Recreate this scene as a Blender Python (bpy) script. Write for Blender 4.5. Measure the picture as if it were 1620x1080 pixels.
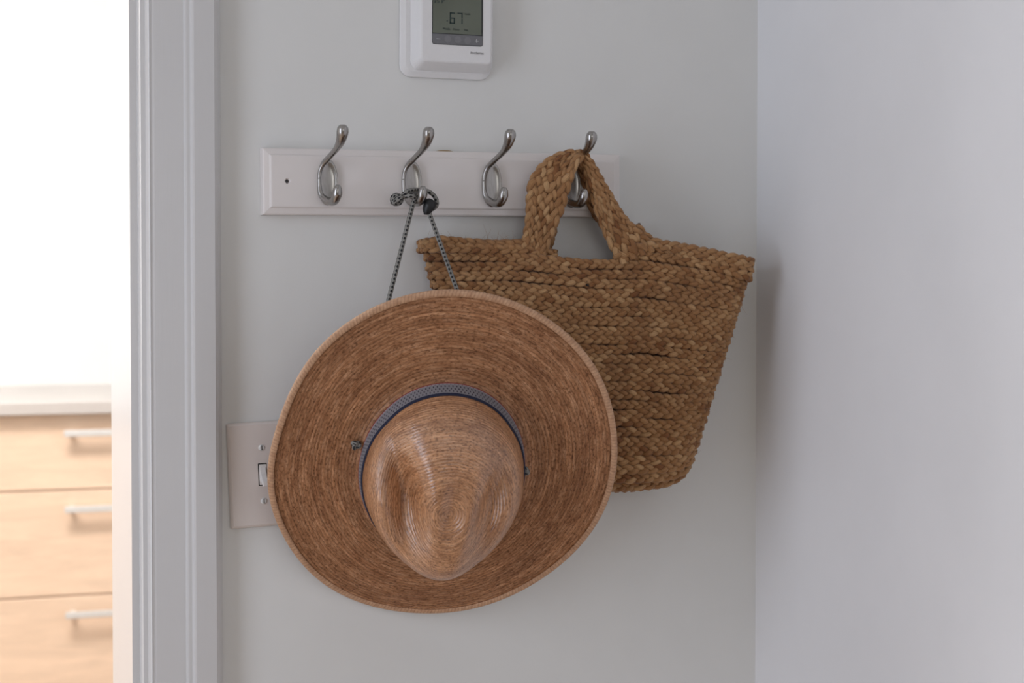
import bpy, bmesh, math, random
import numpy as np
from mathutils import Vector, Matrix

for o in list(bpy.data.objects):
    bpy.data.objects.remove(o, do_unlink=True)
scene = bpy.context.scene
C = scene.collection
R = math.radians
PI = math.pi
random.seed(7)
rng = np.random.default_rng(11)

# ------------------------------------------------------------------ camera
F = 2900.0                       # focal length in pixels of the 1620 px frame
TH = R(20.0)                     # the wall recedes to the right
PITCH = R(1.58)
CAMZ, DIST = 1.22, 2.175
CAM = Vector((-DIST*math.cos(PITCH)*math.sin(TH), -DIST*math.cos(PITCH)*math.cos(TH), CAMZ))
cd = bpy.data.cameras.new('camera'); cam = bpy.data.objects.new('camera', cd); C.objects.link(cam)
cam.location = CAM
cam.rotation_euler = (R(90)-PITCH, 0, -TH)
cd.sensor_width = 36; cd.lens = F/1620*36; cd.clip_start = .05; cd.clip_end = 50
cd.dof.use_dof = True; cd.dof.focus_distance = 2.08; cd.dof.aperture_fstop = 5.0
scene.camera = cam

# ------------------------------------------------------------------ world, light, exposure
w = bpy.data.worlds.new('sky'); scene.world = w; w.use_nodes = True
w.node_tree.nodes['Background'].inputs['Color'].default_value = (.62, .74, .95, 1)
w.node_tree.nodes['Background'].inputs['Strength'].default_value = .6
scene.view_settings.view_transform = 'Standard'
scene.view_settings.look = 'None'
scene.view_settings.gamma = 1
scene.view_settings.use_curve_mapping = False
scene.view_settings.exposure = 0.0

def area(name, loc, rot, sx, sy, watts, col):
    d = bpy.data.lights.new(name, 'AREA'); d.shape = 'RECTANGLE'; d.size = sx; d.size_y = sy
    d.energy = watts; d.color = col
    o = bpy.data.objects.new(name, d); C.objects.link(o); o.location = loc; o.rotation_euler = rot
    return o
# daylight entering through the window of the left wall, the window behind the camera, and the kitchen's window
area('window_daylight_side', (-1.88, -.95, 1.10), (0, R(-90), 0), 1.9, .68, 16.0, (.82, .875, 1.0))
area('window_daylight_rear', (-.75, -4.28, 1.50), (R(90), 0, 0), 1.3, 1.3, 8.2, (1.0, .95, .86))
area('kitchen_window_daylight', (-2.68, 1.62, 1.62), (0, R(-90), 0), 1.1, .95, 20, (1.0, .985, .97))
area('kitchen_added_fill_light', (-.80, .55, 2.44), (0, 0, 0), .9, .5, 49, (1.0, .95, .90))  # added overhead fill, out of view, to brighten the kitchen drawer fronts

# ------------------------------------------------------------------ helpers
camR = cam.rotation_euler.to_matrix()
def ray(px, py):
    return camR @ Vector(((px-810)/F, (540-py)/F, -1))
def at(px, py, Y):                # the point on the plane y = Y
    r = ray(px, py); return CAM + r*((Y-CAM.y)/r.y)

def tag(o, label=None, cat=None, group=None, kind=None):
    if label: o['label'] = label
    if cat: o['category'] = cat
    if group: o['group'] = group
    if kind: o['kind'] = kind
    return o
def empty(name, loc, rot=(0, 0, 0)):
    o = bpy.data.objects.new(name, None); C.objects.link(o); o.location = loc; o.rotation_euler = rot
    o.empty_display_size = .02
    return o
def link(name, me, mat, parent=None, smooth=False):
    if smooth:
        me.polygons.foreach_set('use_smooth', [True]*len(me.polygons))
    if mat: me.materials.append(mat)
    o = bpy.data.objects.new(name, me); C.objects.link(o)
    if parent: o.parent = parent
    return o
def mesh(name, V, Fc, mat, parent=None, smooth=True, vec=None, tone=None):
    me = bpy.data.meshes.new(name); me.from_pydata([tuple(v) for v in V], [], [tuple(f) for f in Fc]); me.update()
    if vec is not None:
        a = me.attributes.new('tc', 'FLOAT_VECTOR', 'POINT'); a.data.foreach_set('vector', np.asarray(vec, dtype=np.float32).ravel())
    if tone is not None:
        a = me.attributes.new('tone', 'FLOAT', 'POINT'); a.data.foreach_set('value', np.asarray(tone, dtype=np.float32).ravel())
    return link(name, me, mat, parent, smooth)
def frombm(name, bm, mat, parent=None, smooth=False):
    bmesh.ops.recalc_face_normals(bm, faces=bm.faces)
    me = bpy.data.meshes.new(name); bm.to_mesh(me); bm.free()
    return link(name, me, mat, parent, smooth)
def addbox(bm, x0, x1, y0, y1, z0, z1, bev=0, seg=2):
    r = bmesh.ops.create_cube(bm, size=1)
    vs = r['verts']
    bmesh.ops.scale(bm, vec=(abs(x1-x0), abs(y1-y0), abs(z1-z0)), verts=vs)
    bmesh.ops.translate(bm, vec=((x0+x1)/2, (y0+y1)/2, (z0+z1)/2), verts=vs)
    if bev:
        es = list({e for v in vs for e in v.link_edges})
        bmesh.ops.bevel(bm, geom=es, offset=bev, segments=seg, profile=.6, affect='EDGES')
def box(name, x0, x1, y0, y1, z0, z1, mat, parent=None, bev=0, seg=2):
    bm = bmesh.new(); addbox(bm, x0, x1, y0, y1, z0, z1, bev, seg)
    return frombm(name, bm, mat, parent)
def rrect(w, h, r, n=6):          # rounded rectangle outline, counter-clockwise
    pts = []
    for cx, cz, a0 in ((w/2-r, h/2-r, 0), (-w/2+r, h/2-r, 90), (-w/2+r, -h/2+r, 180), (w/2-r, -h/2+r, 270)):
        for k in range(n+1):
            a = R(a0+90*k/n); pts.append((cx+r*math.cos(a), cz+r*math.sin(a)))
    return pts
def loft(name, loops, mat, parent=None, smooth=False, cap0=False, cap1=True):   # loops: lists of 3D points of equal length
    V = []; Fc = []; n = len(loops[0])
    for L in loops: V += L
    for i in range(len(loops)-1):
        for k in range(n):
            a, b = i*n+k, i*n+(k+1) % n
            Fc.append((a, b, b+n, a+n))
    if cap0: Fc.append(tuple(range(n))[::-1])
    if cap1: Fc.append(tuple(range((len(loops)-1)*n, len(loops)*n)))
    me = bpy.data.meshes.new(name); me.from_pydata(V, [], Fc); me.update()
    bm = bmesh.new(); bm.from_mesh(me); bmesh.ops.recalc_face_normals(bm, faces=bm.faces); bm.to_mesh(me); bm.free()
    return link(name, me, mat, parent, smooth)
def spline(P, n, closed=False):   # Catmull-Rom through control points, evenly resampled by length
    P = np.asarray(P, float); m = len(P); out = []
    segs = m if closed else m-1
    for i in range(segs):
        if closed: p0, p1, p2, p3 = P[(i-1) % m], P[i], P[(i+1) % m], P[(i+2) % m]
        else:
            p1, p2 = P[i], P[i+1]
            p0 = P[i-1] if i > 0 else 2*p1-p2
            p3 = P[i+2] if i+2 < m else 2*p2-p1
        t = np.linspace(0, 1, 17)[:-1, None]
        out.append(.5*((2*p1)+(-p0+p2)*t+(2*p0-5*p1+4*p2-p3)*t**2+(-p0+3*p1-3*p2+p3)*t**3))
    Q = np.vstack(out+[P[:1] if closed else P[-1:]])
    return resample(Q, n)
def resample(Q, n):
    d = np.concatenate([[0], np.cumsum(np.linalg.norm(np.diff(Q[:, :3], axis=0), axis=1))])
    s = np.linspace(0, d[-1], n)
    return np.stack([np.interp(s, d, Q[:, k]) for k in range(Q.shape[1])], 1)
def sweep(P, rad, sides=10, closed=False, flat=1.0, up=None):
    """round tube along the points; returns verts, faces, (length, cos, sin) per vertex"""
    P = np.asarray(P, float); n = len(P)
    rad = np.broadcast_to(np.asarray(rad, float), (n,))
    T = np.gradient(P, axis=0)
    if closed: T = np.roll(P, -1, 0)-np.roll(P, 1, 0)
    T /= np.linalg.norm(T, axis=1)[:, None]
    u = np.array(up if up is not None else ((0, 0, 1) if abs(T[0][2]) < .9 else (1, 0, 0)), float)
    U = []
    for i in range(n):
        u = (u if up is None else np.array(up, float))-T[i]*np.dot(u if up is None else up, T[i])
        u /= np.linalg.norm(u)+1e-12; U.append(u)
    U = np.array(U); W = np.cross(T, U)
    s = np.concatenate([[0], np.cumsum(np.linalg.norm(np.diff(P, axis=0), axis=1))])
    a = np.arange(sides)*2*PI/sides
    V = (P[:, None]+rad[:, None, None]*(U[:, None]*np.cos(a)[None, :, None]*flat+W[:, None]*np.sin(a)[None, :, None])).reshape(-1, 3)
    tc = np.stack([np.repeat(s, sides), np.tile(np.cos(a), n), np.tile(np.sin(a), n)], 1)
    Fc = []
    for i in range(n if closed else n-1):
        j = (i+1) % n
        for k in range(sides):
            k2 = (k+1) % sides
            Fc.append((i*sides+k, i*sides+k2, j*sides+k2, j*sides+k))
    if not closed:
        Fc.append(tuple(range(sides))[::-1]); Fc.append(tuple(range((n-1)*sides, n*sides)))
    return V, Fc, tc
def tube(name, P, rad, mat, parent=None, **k):
    V, Fc, tc = sweep(P, rad, **k)
    return mesh(name, V, Fc, mat, parent, True, tc)
def text(name, body, size, loc, mat, parent, ax='LEFT', thick=.00015):
    cu = bpy.data.curves.new(name, 'FONT'); cu.body = body; cu.size = size; cu.align_x = ax; cu.align_y = 'CENTER'
    cu.extrude = thick; cu.resolution_u = 3
    o = bpy.data.objects.new(name, cu); C.objects.link(o)
    bpy.context.view_layer.update()
    me = bpy.data.meshes.new_from_object(o.evaluated_get(bpy.context.evaluated_depsgraph_get()))
    bpy.data.objects.remove(o, do_unlink=True)
    me.materials.clear()
    p = link(name, me, mat, parent); p.location = loc; p.rotation_euler = (R(90), 0, 0)
    return p

# ------------------------------------------------------------------ materials
def newmat(name):
    m = bpy.data.materials.new(name); m.use_nodes = True
    nt = m.node_tree; b = nt.nodes['Principled BSDF']
    return m, nt, b
def N(nt, kind, **k):
    n = nt.nodes.new(kind)
    for a, v in k.items(): setattr(n, a, v)
    return n
def mix(nt, fac, a, b, mode='MIX'):
    n = N(nt, 'ShaderNodeMix', data_type='RGBA', blend_type=mode)
    for sock, v in ((n.inputs['Factor'], fac), (n.inputs['A'], a), (n.inputs['B'], b)):
        if hasattr(v, 'is_linked'): nt.links.new(v, sock)
        else: sock.default_value = (*v, 1) if isinstance(v, tuple) and len(v) == 3 else v
    return n.outputs['Result']
def math_(nt, op, a, b=None, c=None):
    n = N(nt, 'ShaderNodeMath', operation=op)
    for i, v in enumerate((a, b, c)):
        if v is None: continue
        if hasattr(v, 'is_linked'): nt.links.new(v, n.inputs[i])
        else: n.inputs[i].default_value = v
    return n.outputs[0]
def noise(nt, vec, scale, detail=3, rough=.55, dist=0):
    n = N(nt, 'ShaderNodeTexNoise'); n.inputs['Scale'].default_value = scale
    n.inputs['Detail'].default_value = detail; n.inputs['Roughness'].default_value = rough; n.inputs['Distortion'].default_value = dist
    if vec is not None: nt.links.new(vec, n.inputs['Vector'])
    return n.outputs['Fac']
def ramp(nt, fac, stops):
    n = N(nt, 'ShaderNodeValToRGB'); e = n.color_ramp.elements
    while len(e) < len(stops): e.new(.5)
    for q, (p, c) in zip(e, stops):
        q.position = p; q.color = (*c, 1) if len(c) == 3 else c
    nt.links.new(fac, n.inputs[0]); return n.outputs[0]
def mapping(nt, vec, scale):
    n = N(nt, 'ShaderNodeMapping'); n.inputs['Scale'].default_value = scale; nt.links.new(vec, n.inputs['Vector'])
    return n.outputs[0]
def bump(nt, b, h, strength, dist):
    n = N(nt, 'ShaderNodeBump'); n.inputs['Strength'].default_value = strength; n.inputs['Distance'].default_value = dist
    nt.links.new(h, n.inputs['Height']); nt.links.new(n.outputs[0], b.inputs['Normal'])
def objco(nt): return N(nt, 'ShaderNodeTexCoord').outputs['Object']
def geoco(nt): return N(nt, 'ShaderNodeNewGeometry').outputs['Position']
def attr(nt, name, out): 
    n = N(nt, 'ShaderNodeAttribute'); n.attribute_name = name; return n.outputs[out]

def paint(name, col, rough=.55, var=.03, bscale=160, bstr=.12, bdist=.0006, streak=None):
    m, nt, b = newmat(name)
    co = geoco(nt)
    v = noise(nt, co, 3.5, 4, .6)
    dark = tuple(c*(1-var) for c in col); lite = tuple(min(1, c*(1+var)) for c in col)
    nt.links.new(ramp(nt, v, [(.3, dark), (.7, lite)]), b.inputs['Base Color'])
    b.inputs['Roughness'].default_value = rough
    h = noise(nt, mapping(nt, co, streak) if streak else co, bscale, 2, .5)
    bump(nt, b, h, bstr, bdist)
    return m
def plain(name, col, rough=.5, metal=0, emit=None, var=.04):
    m, nt, b = newmat(name)
    v = noise(nt, objco(nt), 220, 2)
    nt.links.new(ramp(nt, v, [(.3, tuple(c*(1-var) for c in col)), (.7, tuple(min(1, c*(1+var)) for c in col))]), b.inputs['Base Color'])
    b.inputs['Roughness'].default_value = rough; b.inputs['Metallic'].default_value = metal
    return m

M = {}
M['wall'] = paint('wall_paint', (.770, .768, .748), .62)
M['wall_side_lit'] = paint('side_wall_paint_lit', (.82, .82, .835), .6)  # room wall paint made paler and bluer in place of more window light
M['trim'] = paint('trim_gloss_paint', (.68, .67, .665), .28, .02, 60, .18, .0005, (6, 6, .25))
M['ceil'] = paint('ceiling_paint', (.8, .8, .79), .8)
M['board'] = paint('rack_board_paint', (.80, .752, .728), .42, .02, 120, .1, .0004, (.3, 1, 1))
M['plate'] = paint('switch_plate_paint', (.74, .665, .62), .4, .02, 300, .1, .0003)
M['toggle'] = plain('switch_toggle_plastic', (.80, .765, .74), .35)
M['white_plastic'] = plain('thermostat_white_plastic', (.80, .79, .79), .38, var=.01)
M['black'] = plain('black_plastic', (.012, .012, .013), .45)
M['dark'] = plain('dark_gap', (.03, .025, .022), .8)
M['screw'] = plain('pale_screw', (.72, .71, .69), .4)
M['steel'] = plain('dark_screw_steel', (.12, .12, .13), .35, .8)
M['kitchen_wall'] = paint('kitchen_wall_paint', (.84, .84, .83), .6)
M['counter'] = paint('kitchen_counter_stone', (.52, .485, .465), .3, .1, 60, .05)
M['handle'] = plain('brushed_steel_handle', (.70, .69, .68), .35, .35)

def wood(name, col, sc=(2, 2, 14)):
    m, nt, b = newmat(name)
    v = noise(nt, mapping(nt, geoco(nt), sc), 3, 5, .6, .6)
    nt.links.new(ramp(nt, v, [(.25, tuple(c*.86 for c in col)), (.75, tuple(min(1, c*1.1) for c in col))]), b.inputs['Base Color'])
    b.inputs['Roughness'].default_value = .4
    return m
M['maple'] = wood('maple_drawer_wood', (.80, .60, .45))
M['floorwood'] = wood('floor_oak', (.42, .32, .24), (3, 18, 3))

m, nt, b = newmat('brushed_nickel'); M['nickel'] = m
v = noise(nt, mapping(nt, objco(nt), (1, 1, .2)), 500, 2)
nt.links.new(ramp(nt, v, [(.3, (.36, .345, .33)), (.7, (.43, .415, .40))]), b.inputs['Base Color'])
b.inputs['Metallic'].default_value = 1; b.inputs['Roughness'].default_value = .27

# thermostat screen: greenish liquid crystal under a glossy window
m, nt, b = newmat('lcd_screen'); M['lcd'] = m
nt.links.new(ramp(nt, noise(nt, objco(nt), 14, 1), [(.3, (.105, .115, .085)), (.7, (.135, .15, .115))]), b.inputs['Base Color'])
b.inputs['Roughness'].default_value = .16
M['lcd_ink'] = plain('lcd_ink', (.012, .03, .028), .4)
M['lcd_faint'] = plain('lcd_faint_ink', (.04, .055, .045), .4)
M['button_bar'] = plain('thermostat_button_bar', (.16, .16, .17), .35)
M['button_round'] = plain('thermostat_round_key', (.19, .19, .20), .45)
M['ink_white'] = plain('white_print', (.75, .75, .75), .5)
M['ink_grey'] = plain('grey_print', (.22, .21, .21), .5)

# palm straw of the hat: 'tc' = (radius*cos, radius*sin, length along the profile from the tip)
def straw(name, base, lite, dark, rough, sheen, groove_mix):
    m, nt, b = newmat(name)
    tc = attr(nt, 'tc', 'Vector')
    sep = N(nt, 'ShaderNodeSeparateXYZ'); nt.links.new(tc, sep.inputs[0])
    ringv = sep.outputs['Z']
    fine = noise(nt, mapping(nt, tc, (260, 260, 620)), 1, 2, .65)             # straw ends
    strk = noise(nt, mapping(nt, tc, (60, 60, 300)), 1, 3, .6)                # streaks that run around
    broad = noise(nt, mapping(nt, tc, (14, 14, 60)), 1, 4, .65)               # toasted areas
    wav = math_(nt, 'SINE', math_(nt, 'MULTIPLY', ringv, 2*PI/.0034))
    groove = math_(nt, 'POWER', math_(nt, 'MULTIPLY_ADD', wav, .5, .5), .5)
    c = ramp(nt, strk, [(.3, dark), (.5, base), (.74, lite)])
    c = mix(nt, .75, c, ramp(nt, broad, [(.32, (.70, .62, .56)), (.5, (.98, .97, .96)), (.72, (1.16, 1.17, 1.18))]), 'MULTIPLY')
    rn = noise(nt, mapping(nt, tc, (5, 5, 190)), 1, 3, .7)                    # paler and darker turns of the braid
    c = mix(nt, .8, c, ramp(nt, rn, [(.3, (.80, .77, .74)), (.52, (1, 1, 1)), (.66, (1.28, 1.3, 1.32))]), 'MULTIPLY')
    c = mix(nt, .9, c, ramp(nt, fine, [(.34, (.42, .34, .27)), (.47, (1, 1, 1)), (.68, (1.25, 1.27, 1.30))]), 'MULTIPLY')
    c = mix(nt, groove_mix, c, ramp(nt, groove, [(.05, (.30, .24, .19)), (.5, (1, 1, 1))]), 'MULTIPLY')
    nt.links.new(c, b.inputs['Base Color'])
    b.inputs['Roughness'].default_value = rough
    b.inputs['Specular IOR Level'].default_value = .35
    b.inputs['Coat IOR'].default_value = 1.5+.45*sheen
    b.inputs['Coat Weight'].default_value = sheen; b.inputs['Coat Roughness'].default_value = .24
    h = math_(nt, 'ADD', math_(nt, 'MULTIPLY', groove, .7), math_(nt, 'MULTIPLY', fine, .9))
    bump(nt, b, h, .55, .0007)
    nt.links.new(b.inputs['Normal'].links[0].from_socket, b.inputs['Coat Normal'])
    return m
M['straw'] = straw('palm_straw', (.35, .165, .076), (.49, .27, .15), (.26, .112, .048), .5, .06, .5)
M['crown_straw'] = straw('crown_palm_straw', (.49, .24, .112), (.60, .335, .185), (.38, .175, .078), .45, .75, .35)
# binding of the brim: folded straw braid
m, nt, b = newmat('brim_binding_straw'); M['binding'] = m
tc = attr(nt, 'tc', 'Vector'); sep = N(nt, 'ShaderNodeSeparateXYZ'); nt.links.new(tc, sep.inputs[0])
dg = math_(nt, 'SINE', math_(nt, 'ADD', math_(nt, 'MULTIPLY', sep.outputs['X'], 2*PI/.0040), math_(nt, 'MULTIPLY', sep.outputs['Y'], 5.0)))
nz = noise(nt, mapping(nt, tc, (150, 2, 2)), 1, 3, .6)
c = ramp(nt, nz, [(.3, (.44, .24, .135)), (.7, (.63, .39, .24))])
c = mix(nt, .5, c, ramp(nt, math_(nt, 'MULTIPLY_ADD', dg, .5, .5), [(.0, (.6, .54, .5)), (.4, (1, 1, 1))]), 'MULTIPLY')
nt.links.new(c, b.inputs['Base Color']); b.inputs['Roughness'].default_value = .5
bump(nt, b, dg, .3, .0004)
# woven hat band: 'tc' = (length, height 0..1, 0)
m, nt, b = newmat('woven_hat_band'); M['band'] = m
tc = attr(nt, 'tc', 'Vector'); sep = N(nt, 'ShaderNodeSeparateXYZ'); nt.links.new(tc, sep.inputs[0])
hx = sep.outputs['Y']
sx = math_(nt, 'SINE', math_(nt, 'MULTIPLY', sep.outputs['X'], 2*PI/.0042))
sy = math_(nt, 'SINE', math_(nt, 'MULTIPLY', hx, 2*PI*2.5))
pat = math_(nt, 'MULTIPLY', sx, sy)
c = ramp(nt, pat, [(.0, (.235, .225, .245)), (.42, (.235, .225, .245)), (.5, (.04, .035, .05))])
edge = ramp(nt, hx, [(.0, (.22, .022, .03)), (.09, (.22, .022, .03)), (.13, (1, 1, 1)), (.80, (1, 1, 1)), (.84, (.012, .015, .04))])
sel = ramp(nt, hx, [(.0, (1, 1, 1)), (.10, (1, 1, 1)), (.13, (0, 0, 0)), (.82, (0, 0, 0)), (.85, (1, 1, 1))])
nt.links.new(mix(nt, sel, c, edge), b.inputs['Base Color']); b.inputs['Roughness'].default_value = .85
bump(nt, b, math_(nt, 'ADD', pat, noise(nt, mapping(nt, tc, (2500, 60, 1)), 1, 1)), .4, .0003)
# cord: grey and black flecked braid; 'tc' = (length, cos, sin)
m, nt, b = newmat('flecked_cord'); M['cord'] = m
tc = attr(nt, 'tc', 'Vector'); sep = N(nt, 'ShaderNodeSeparateXYZ'); nt.links.new(tc, sep.inputs[0])
ang = math_(nt, 'ARCTAN2', sep.outputs['Z'], sep.outputs['Y'])
la = math_(nt, 'MULTIPLY', sep.outputs['X'], 2*PI/.0098)
p1 = math_(nt, 'SINE', math_(nt, 'ADD', la, math_(nt, 'MULTIPLY', ang, 2.0)))
p2 = math_(nt, 'SINE', math_(nt, 'SUBTRACT', la, math_(nt, 'MULTIPLY', ang, 2.0)))
pp = math_(nt, 'MULTIPLY', p1, p2)
nt.links.new(ramp(nt, math_(nt, 'MULTIPLY_ADD', pp, .5, .5), [(.56, (.26, .25, .23)), (.68, (.02, .02, .022))]), b.inputs['Base Color'])
b.inputs['Roughness'].default_value = .8
bump(nt, b, pp, .5, .0005)
# jute: 'tc' = (length, cos, sin), 'tone' = colour of one stitch
m, nt, b = newmat('jute_fibre'); M['jute'] = m
tone = attr(nt, 'tone', 'Fac'); tc = attr(nt, 'tc', 'Vector')
sep = N(nt, 'ShaderNodeSeparateXYZ'); nt.links.new(tc, sep.inputs[0])
fib = noise(nt, mapping(nt, tc, (130, 4.5, 4.5)), 1, 3, .65)
patch = noise(nt, geoco(nt), 26, 3, .6)
c = ramp(nt, tone, [(.0, (.235, .092, .025)), (.25, (.33, .157, .056)), (.6, (.41, .22, .092)), (1.0, (.55, .335, .162))])
c = mix(nt, .6, c, ramp(nt, patch, [(.3, (.62, .50, .40)), (.48, (1, .98, .96)), (.7, (1.1, 1.08, 1.04))]), 'MULTIPLY')
c = mix(nt, .8, c, ramp(nt, fib, [(.3, (.6, .55, .5)), (.55, (1, 1, 1)), (.75, (1.18, 1.18, 1.18))]), 'MULTIPLY')
spk = noise(nt, geoco(nt), 68, 2, .5)
c = mix(nt, ramp(nt, spk, [(.755, (0, 0, 0)), (.775, (1, 1, 1))]), c, (.02, .016, .012))
nt.links.new(c, b.inputs['Base Color']); b.inputs['Roughness'].default_value = .75
b.inputs['Sheen Weight'].default_value = .12
bump(nt, b, fib, .5, .0008)

# ------------------------------------------------------------------ the room
def structure(o): o['kind'] = 'structure'; return o
def slab(name, boxes, mat):
    bm = bmesh.new()
    for bx in boxes: addbox(bm, *bx)
    return structure(frombm(name, bm, mat))
XC = at(1196.5, 540, 0).x                       # inside corner
XJ = at(206.5, 540, 0).x                        # face of the door jamb
WT = .157                                       # wall thickness
DW, DH = .84, 2.04                              # door opening
XL, YF, CH = -1.95, -4.35, 2.46                 # left wall, front wall, ceiling
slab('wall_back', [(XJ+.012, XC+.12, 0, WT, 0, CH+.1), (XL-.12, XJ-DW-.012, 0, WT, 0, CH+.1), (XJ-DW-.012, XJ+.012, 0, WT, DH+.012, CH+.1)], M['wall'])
slab('wall_right', [(XC, XC+.12, YF-.12, 0, 0, CH+.1)], M['wall_side_lit'])
slab('wall_left', [(XL-.12, XL, YF, -1.32, 0, CH), (XL-.12, XL, -.58, 0, 0, CH), (XL-.12, XL, -1.32, -.58, 0, .1), (XL-.12, XL, -1.32, -.58, 2.1, CH)], M['wall'])
slab('wall_front', [(XL-.12, -1.4, YF-.12, YF, 0, CH), (-.1, XC, YF-.12, YF, 0, CH), (-1.4, -.1, YF-.12, YF, 0, .85), (-1.4, -.1, YF-.12, YF, 2.15, CH)], M['wall'])
slab('floor', [(-2.95, 1.0, YF-.12, 3.0, -.06, 0)], M['floorwood'])
slab('ceiling', [(XL-.12, XC, YF-.12, 0, CH, CH+.1)], M['ceil'])
def window_frame(name, a0, a1, z0, z1, pos, axis):
    bm = bmesh.new(); t = .045
    def bb(u0, u1, zz0, zz1):
        if axis == 'x': addbox(bm, pos-.02, pos+.02, u0, u1, zz0, zz1)
        else: addbox(bm, u0, u1, pos-.02, pos+.02, zz0, zz1)
    bb(a0, a0+t, z0, z1); bb(a1-t, a1, z0, z1); bb(a0+t, a1-t, z0, z0+t); bb(a0+t, a1-t, z1-t, z1)
    bb((a0+a1)/2-.015, (a0+a1)/2+.015, z0+t, z1-t)
    return structure(frombm(name, bm, M['trim']))
window_frame('window_1', -1.32, -.58, .1, 2.1, XL-.035, 'x')
window_frame('window_2', -1.4, -.1, .85, 2.15, YF-.035, 'y')
# door lining and moulded casing
slab('door_1', [(XJ, XJ+.012, -.001, WT+.001, 0, DH+.012), (XJ-DW-.012, XJ-DW, -.001, WT+.001, 0, DH+.012), (XJ-DW, XJ, -.001, WT+.001, DH, DH+.012)], M['trim'])
def cx(px, y): return at(px, 540, y).x
prof = [(cx(218, 0), -.0005), (cx(223.5, -.0105), -.0095), (cx(224.5, -.0115), -.0112), (cx(231.5, -.0115), -.0115), (cx(233, -.013), -.0128), (cx(236.5, -.0155), -.0156),
        (cx(238.5, -.0165), -.0165), (cx(240, -.0155), -.0156), (cx(243, -.0152), -.0152), (cx(246, -.0158), -.0155), (cx(290, -.0158), -.0158), (cx(292.0, -.0158), -.0158), (cx(294.5, -.0185), -.0188),
        (cx(297, -.0195), -.0195), (cx(302, -.0195), -.0195), (cx(303, -.0200), -.0202), (cx(306, -.0240), -.0242), (cx(309, -.0250), -.0250),
        (cx(341, -.0235), -.0232), (cx(345.5, -.020), -.0195), (cx(347.5, -.013), -.013), (cx(349.5, -.004), -.004), (cx(350.0, 0), -.0005)]
W0, W1 = prof[0][0], prof[-1][0]
def casing(name, mirror=False):
    pts = [((2*(XJ-DW/2)-x if mirror else x), y) for x, y in prof]
    loops = [[(x, y, z) for x, y in pts] for z in (0.0, DH+.02+W1-XJ)]
    return structure(loft(name, loops, M['trim'], cap0=True))
casing('trim_1'); casing('trim_2', True)
slab('trim_3', [(XJ-DW-(W0-XJ), W0, -.018, -.0005, DH+.01, DH+.02+W1-XJ)], M['trim'])

# ------------------------------------------------------------------ the kitchen beyond the doorway
YK = 1.62                                       # cabinet fronts
slab('wall_kitchen', [(-2.85, 1.0, 2.25, 2.37, 0, 2.6)], M['kitchen_wall'])
slab('wall_kitchen_side', [(.85, .97, WT, 2.25, 0, 2.6)], M['kitchen_wall'])
slab('wall_kitchen_window', [(-2.85, -2.73, WT, 1.1, 0, 2.6), (-2.85, -2.73, 2.15, 2.25, 0, 2.6), (-2.85, -2.73, 1.1, 2.15, 0, 1.05), (-2.85, -2.73, 1.1, 2.15, 2.2, 2.6), (-2.73, XL-.12, .03, WT, 0, 2.6)], M['kitchen_wall'])
slab('ceiling_kitchen', [(-2.85, .97, WT, 2.37, 2.5, 2.6)], M['ceil'])
window_frame('window_3', 1.1, 2.15, 1.05, 2.2, -2.77, 'x')
lamp = empty('added_fill_lamp', (-.80, .55, 2.5)); tag(lamp, 'unseen flat ceiling lamp added to brighten the kitchen drawers', 'lamp')  # unseen body that goes with the added kitchen fill light
box('fill_lamp_frame', -.48, .48, -.28, .28, -.05, 0, M['trim'], lamp, .006)
zt = at(60, 636.5, YK-.025).z; zb = at(60, 656.5, YK-.025).z
zg1 = at(60, 776.5, YK).z; zg2 = at(60, 945, YK).z
xh0 = at(99, 685, YK).x
cab_x0, cab_x1 = xh0-.36, xh0+.50
cab = empty('drawer_cabinet', ((cab_x0+cab_x1)/2, YK, 0)); tag(cab, 'pale maple kitchen cabinet with a column of wide drawers', 'cabinet')
hw = (cab_x1-cab_x0)/2
box('carcass', -hw, hw, .009, .60, .09, zb-.001, M['maple'], cab)
box('plinth', -hw, hw, .07, .58, 0, .089, M['dark'], cab)
gaps = [zb-.0015, zg1, zg2, .10]
for i in range(3):
    top = gaps[i]-(.0015 if i else 0); bot = gaps[i+1]+.0015
    d = box('drawer', -hw+.002, hw-.002, 0, .008, bot, top, M['maple'], cab, .002)
    hz = at(100, (685.5, 806, 973)[i], YK-.02).z
    hx0, hx1 = xh0-(cab_x0+cab_x1)/2, xh0-(cab_x0+cab_x1)/2+.14
    bm = bmesh.new()
    addbox(bm, hx0, hx1, -.030, -.022, hz-.0065, hz+.0065, .002)
    addbox(bm, hx0+.012, hx0+.022, -.023, 0, hz-.005, hz+.005); addbox(bm, hx1-.022, hx1-.012, -.023, 0, hz-.005, hz+.005)
    frombm('handle', bm, M['handle'], d)
ct = box('countertop', cab_x0-.6, .84, YK-.025, 2.249, zb, zt, M['counter'], None, .003)
tag(ct, 'light stone countertop over the maple drawers', 'countertop')
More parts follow.
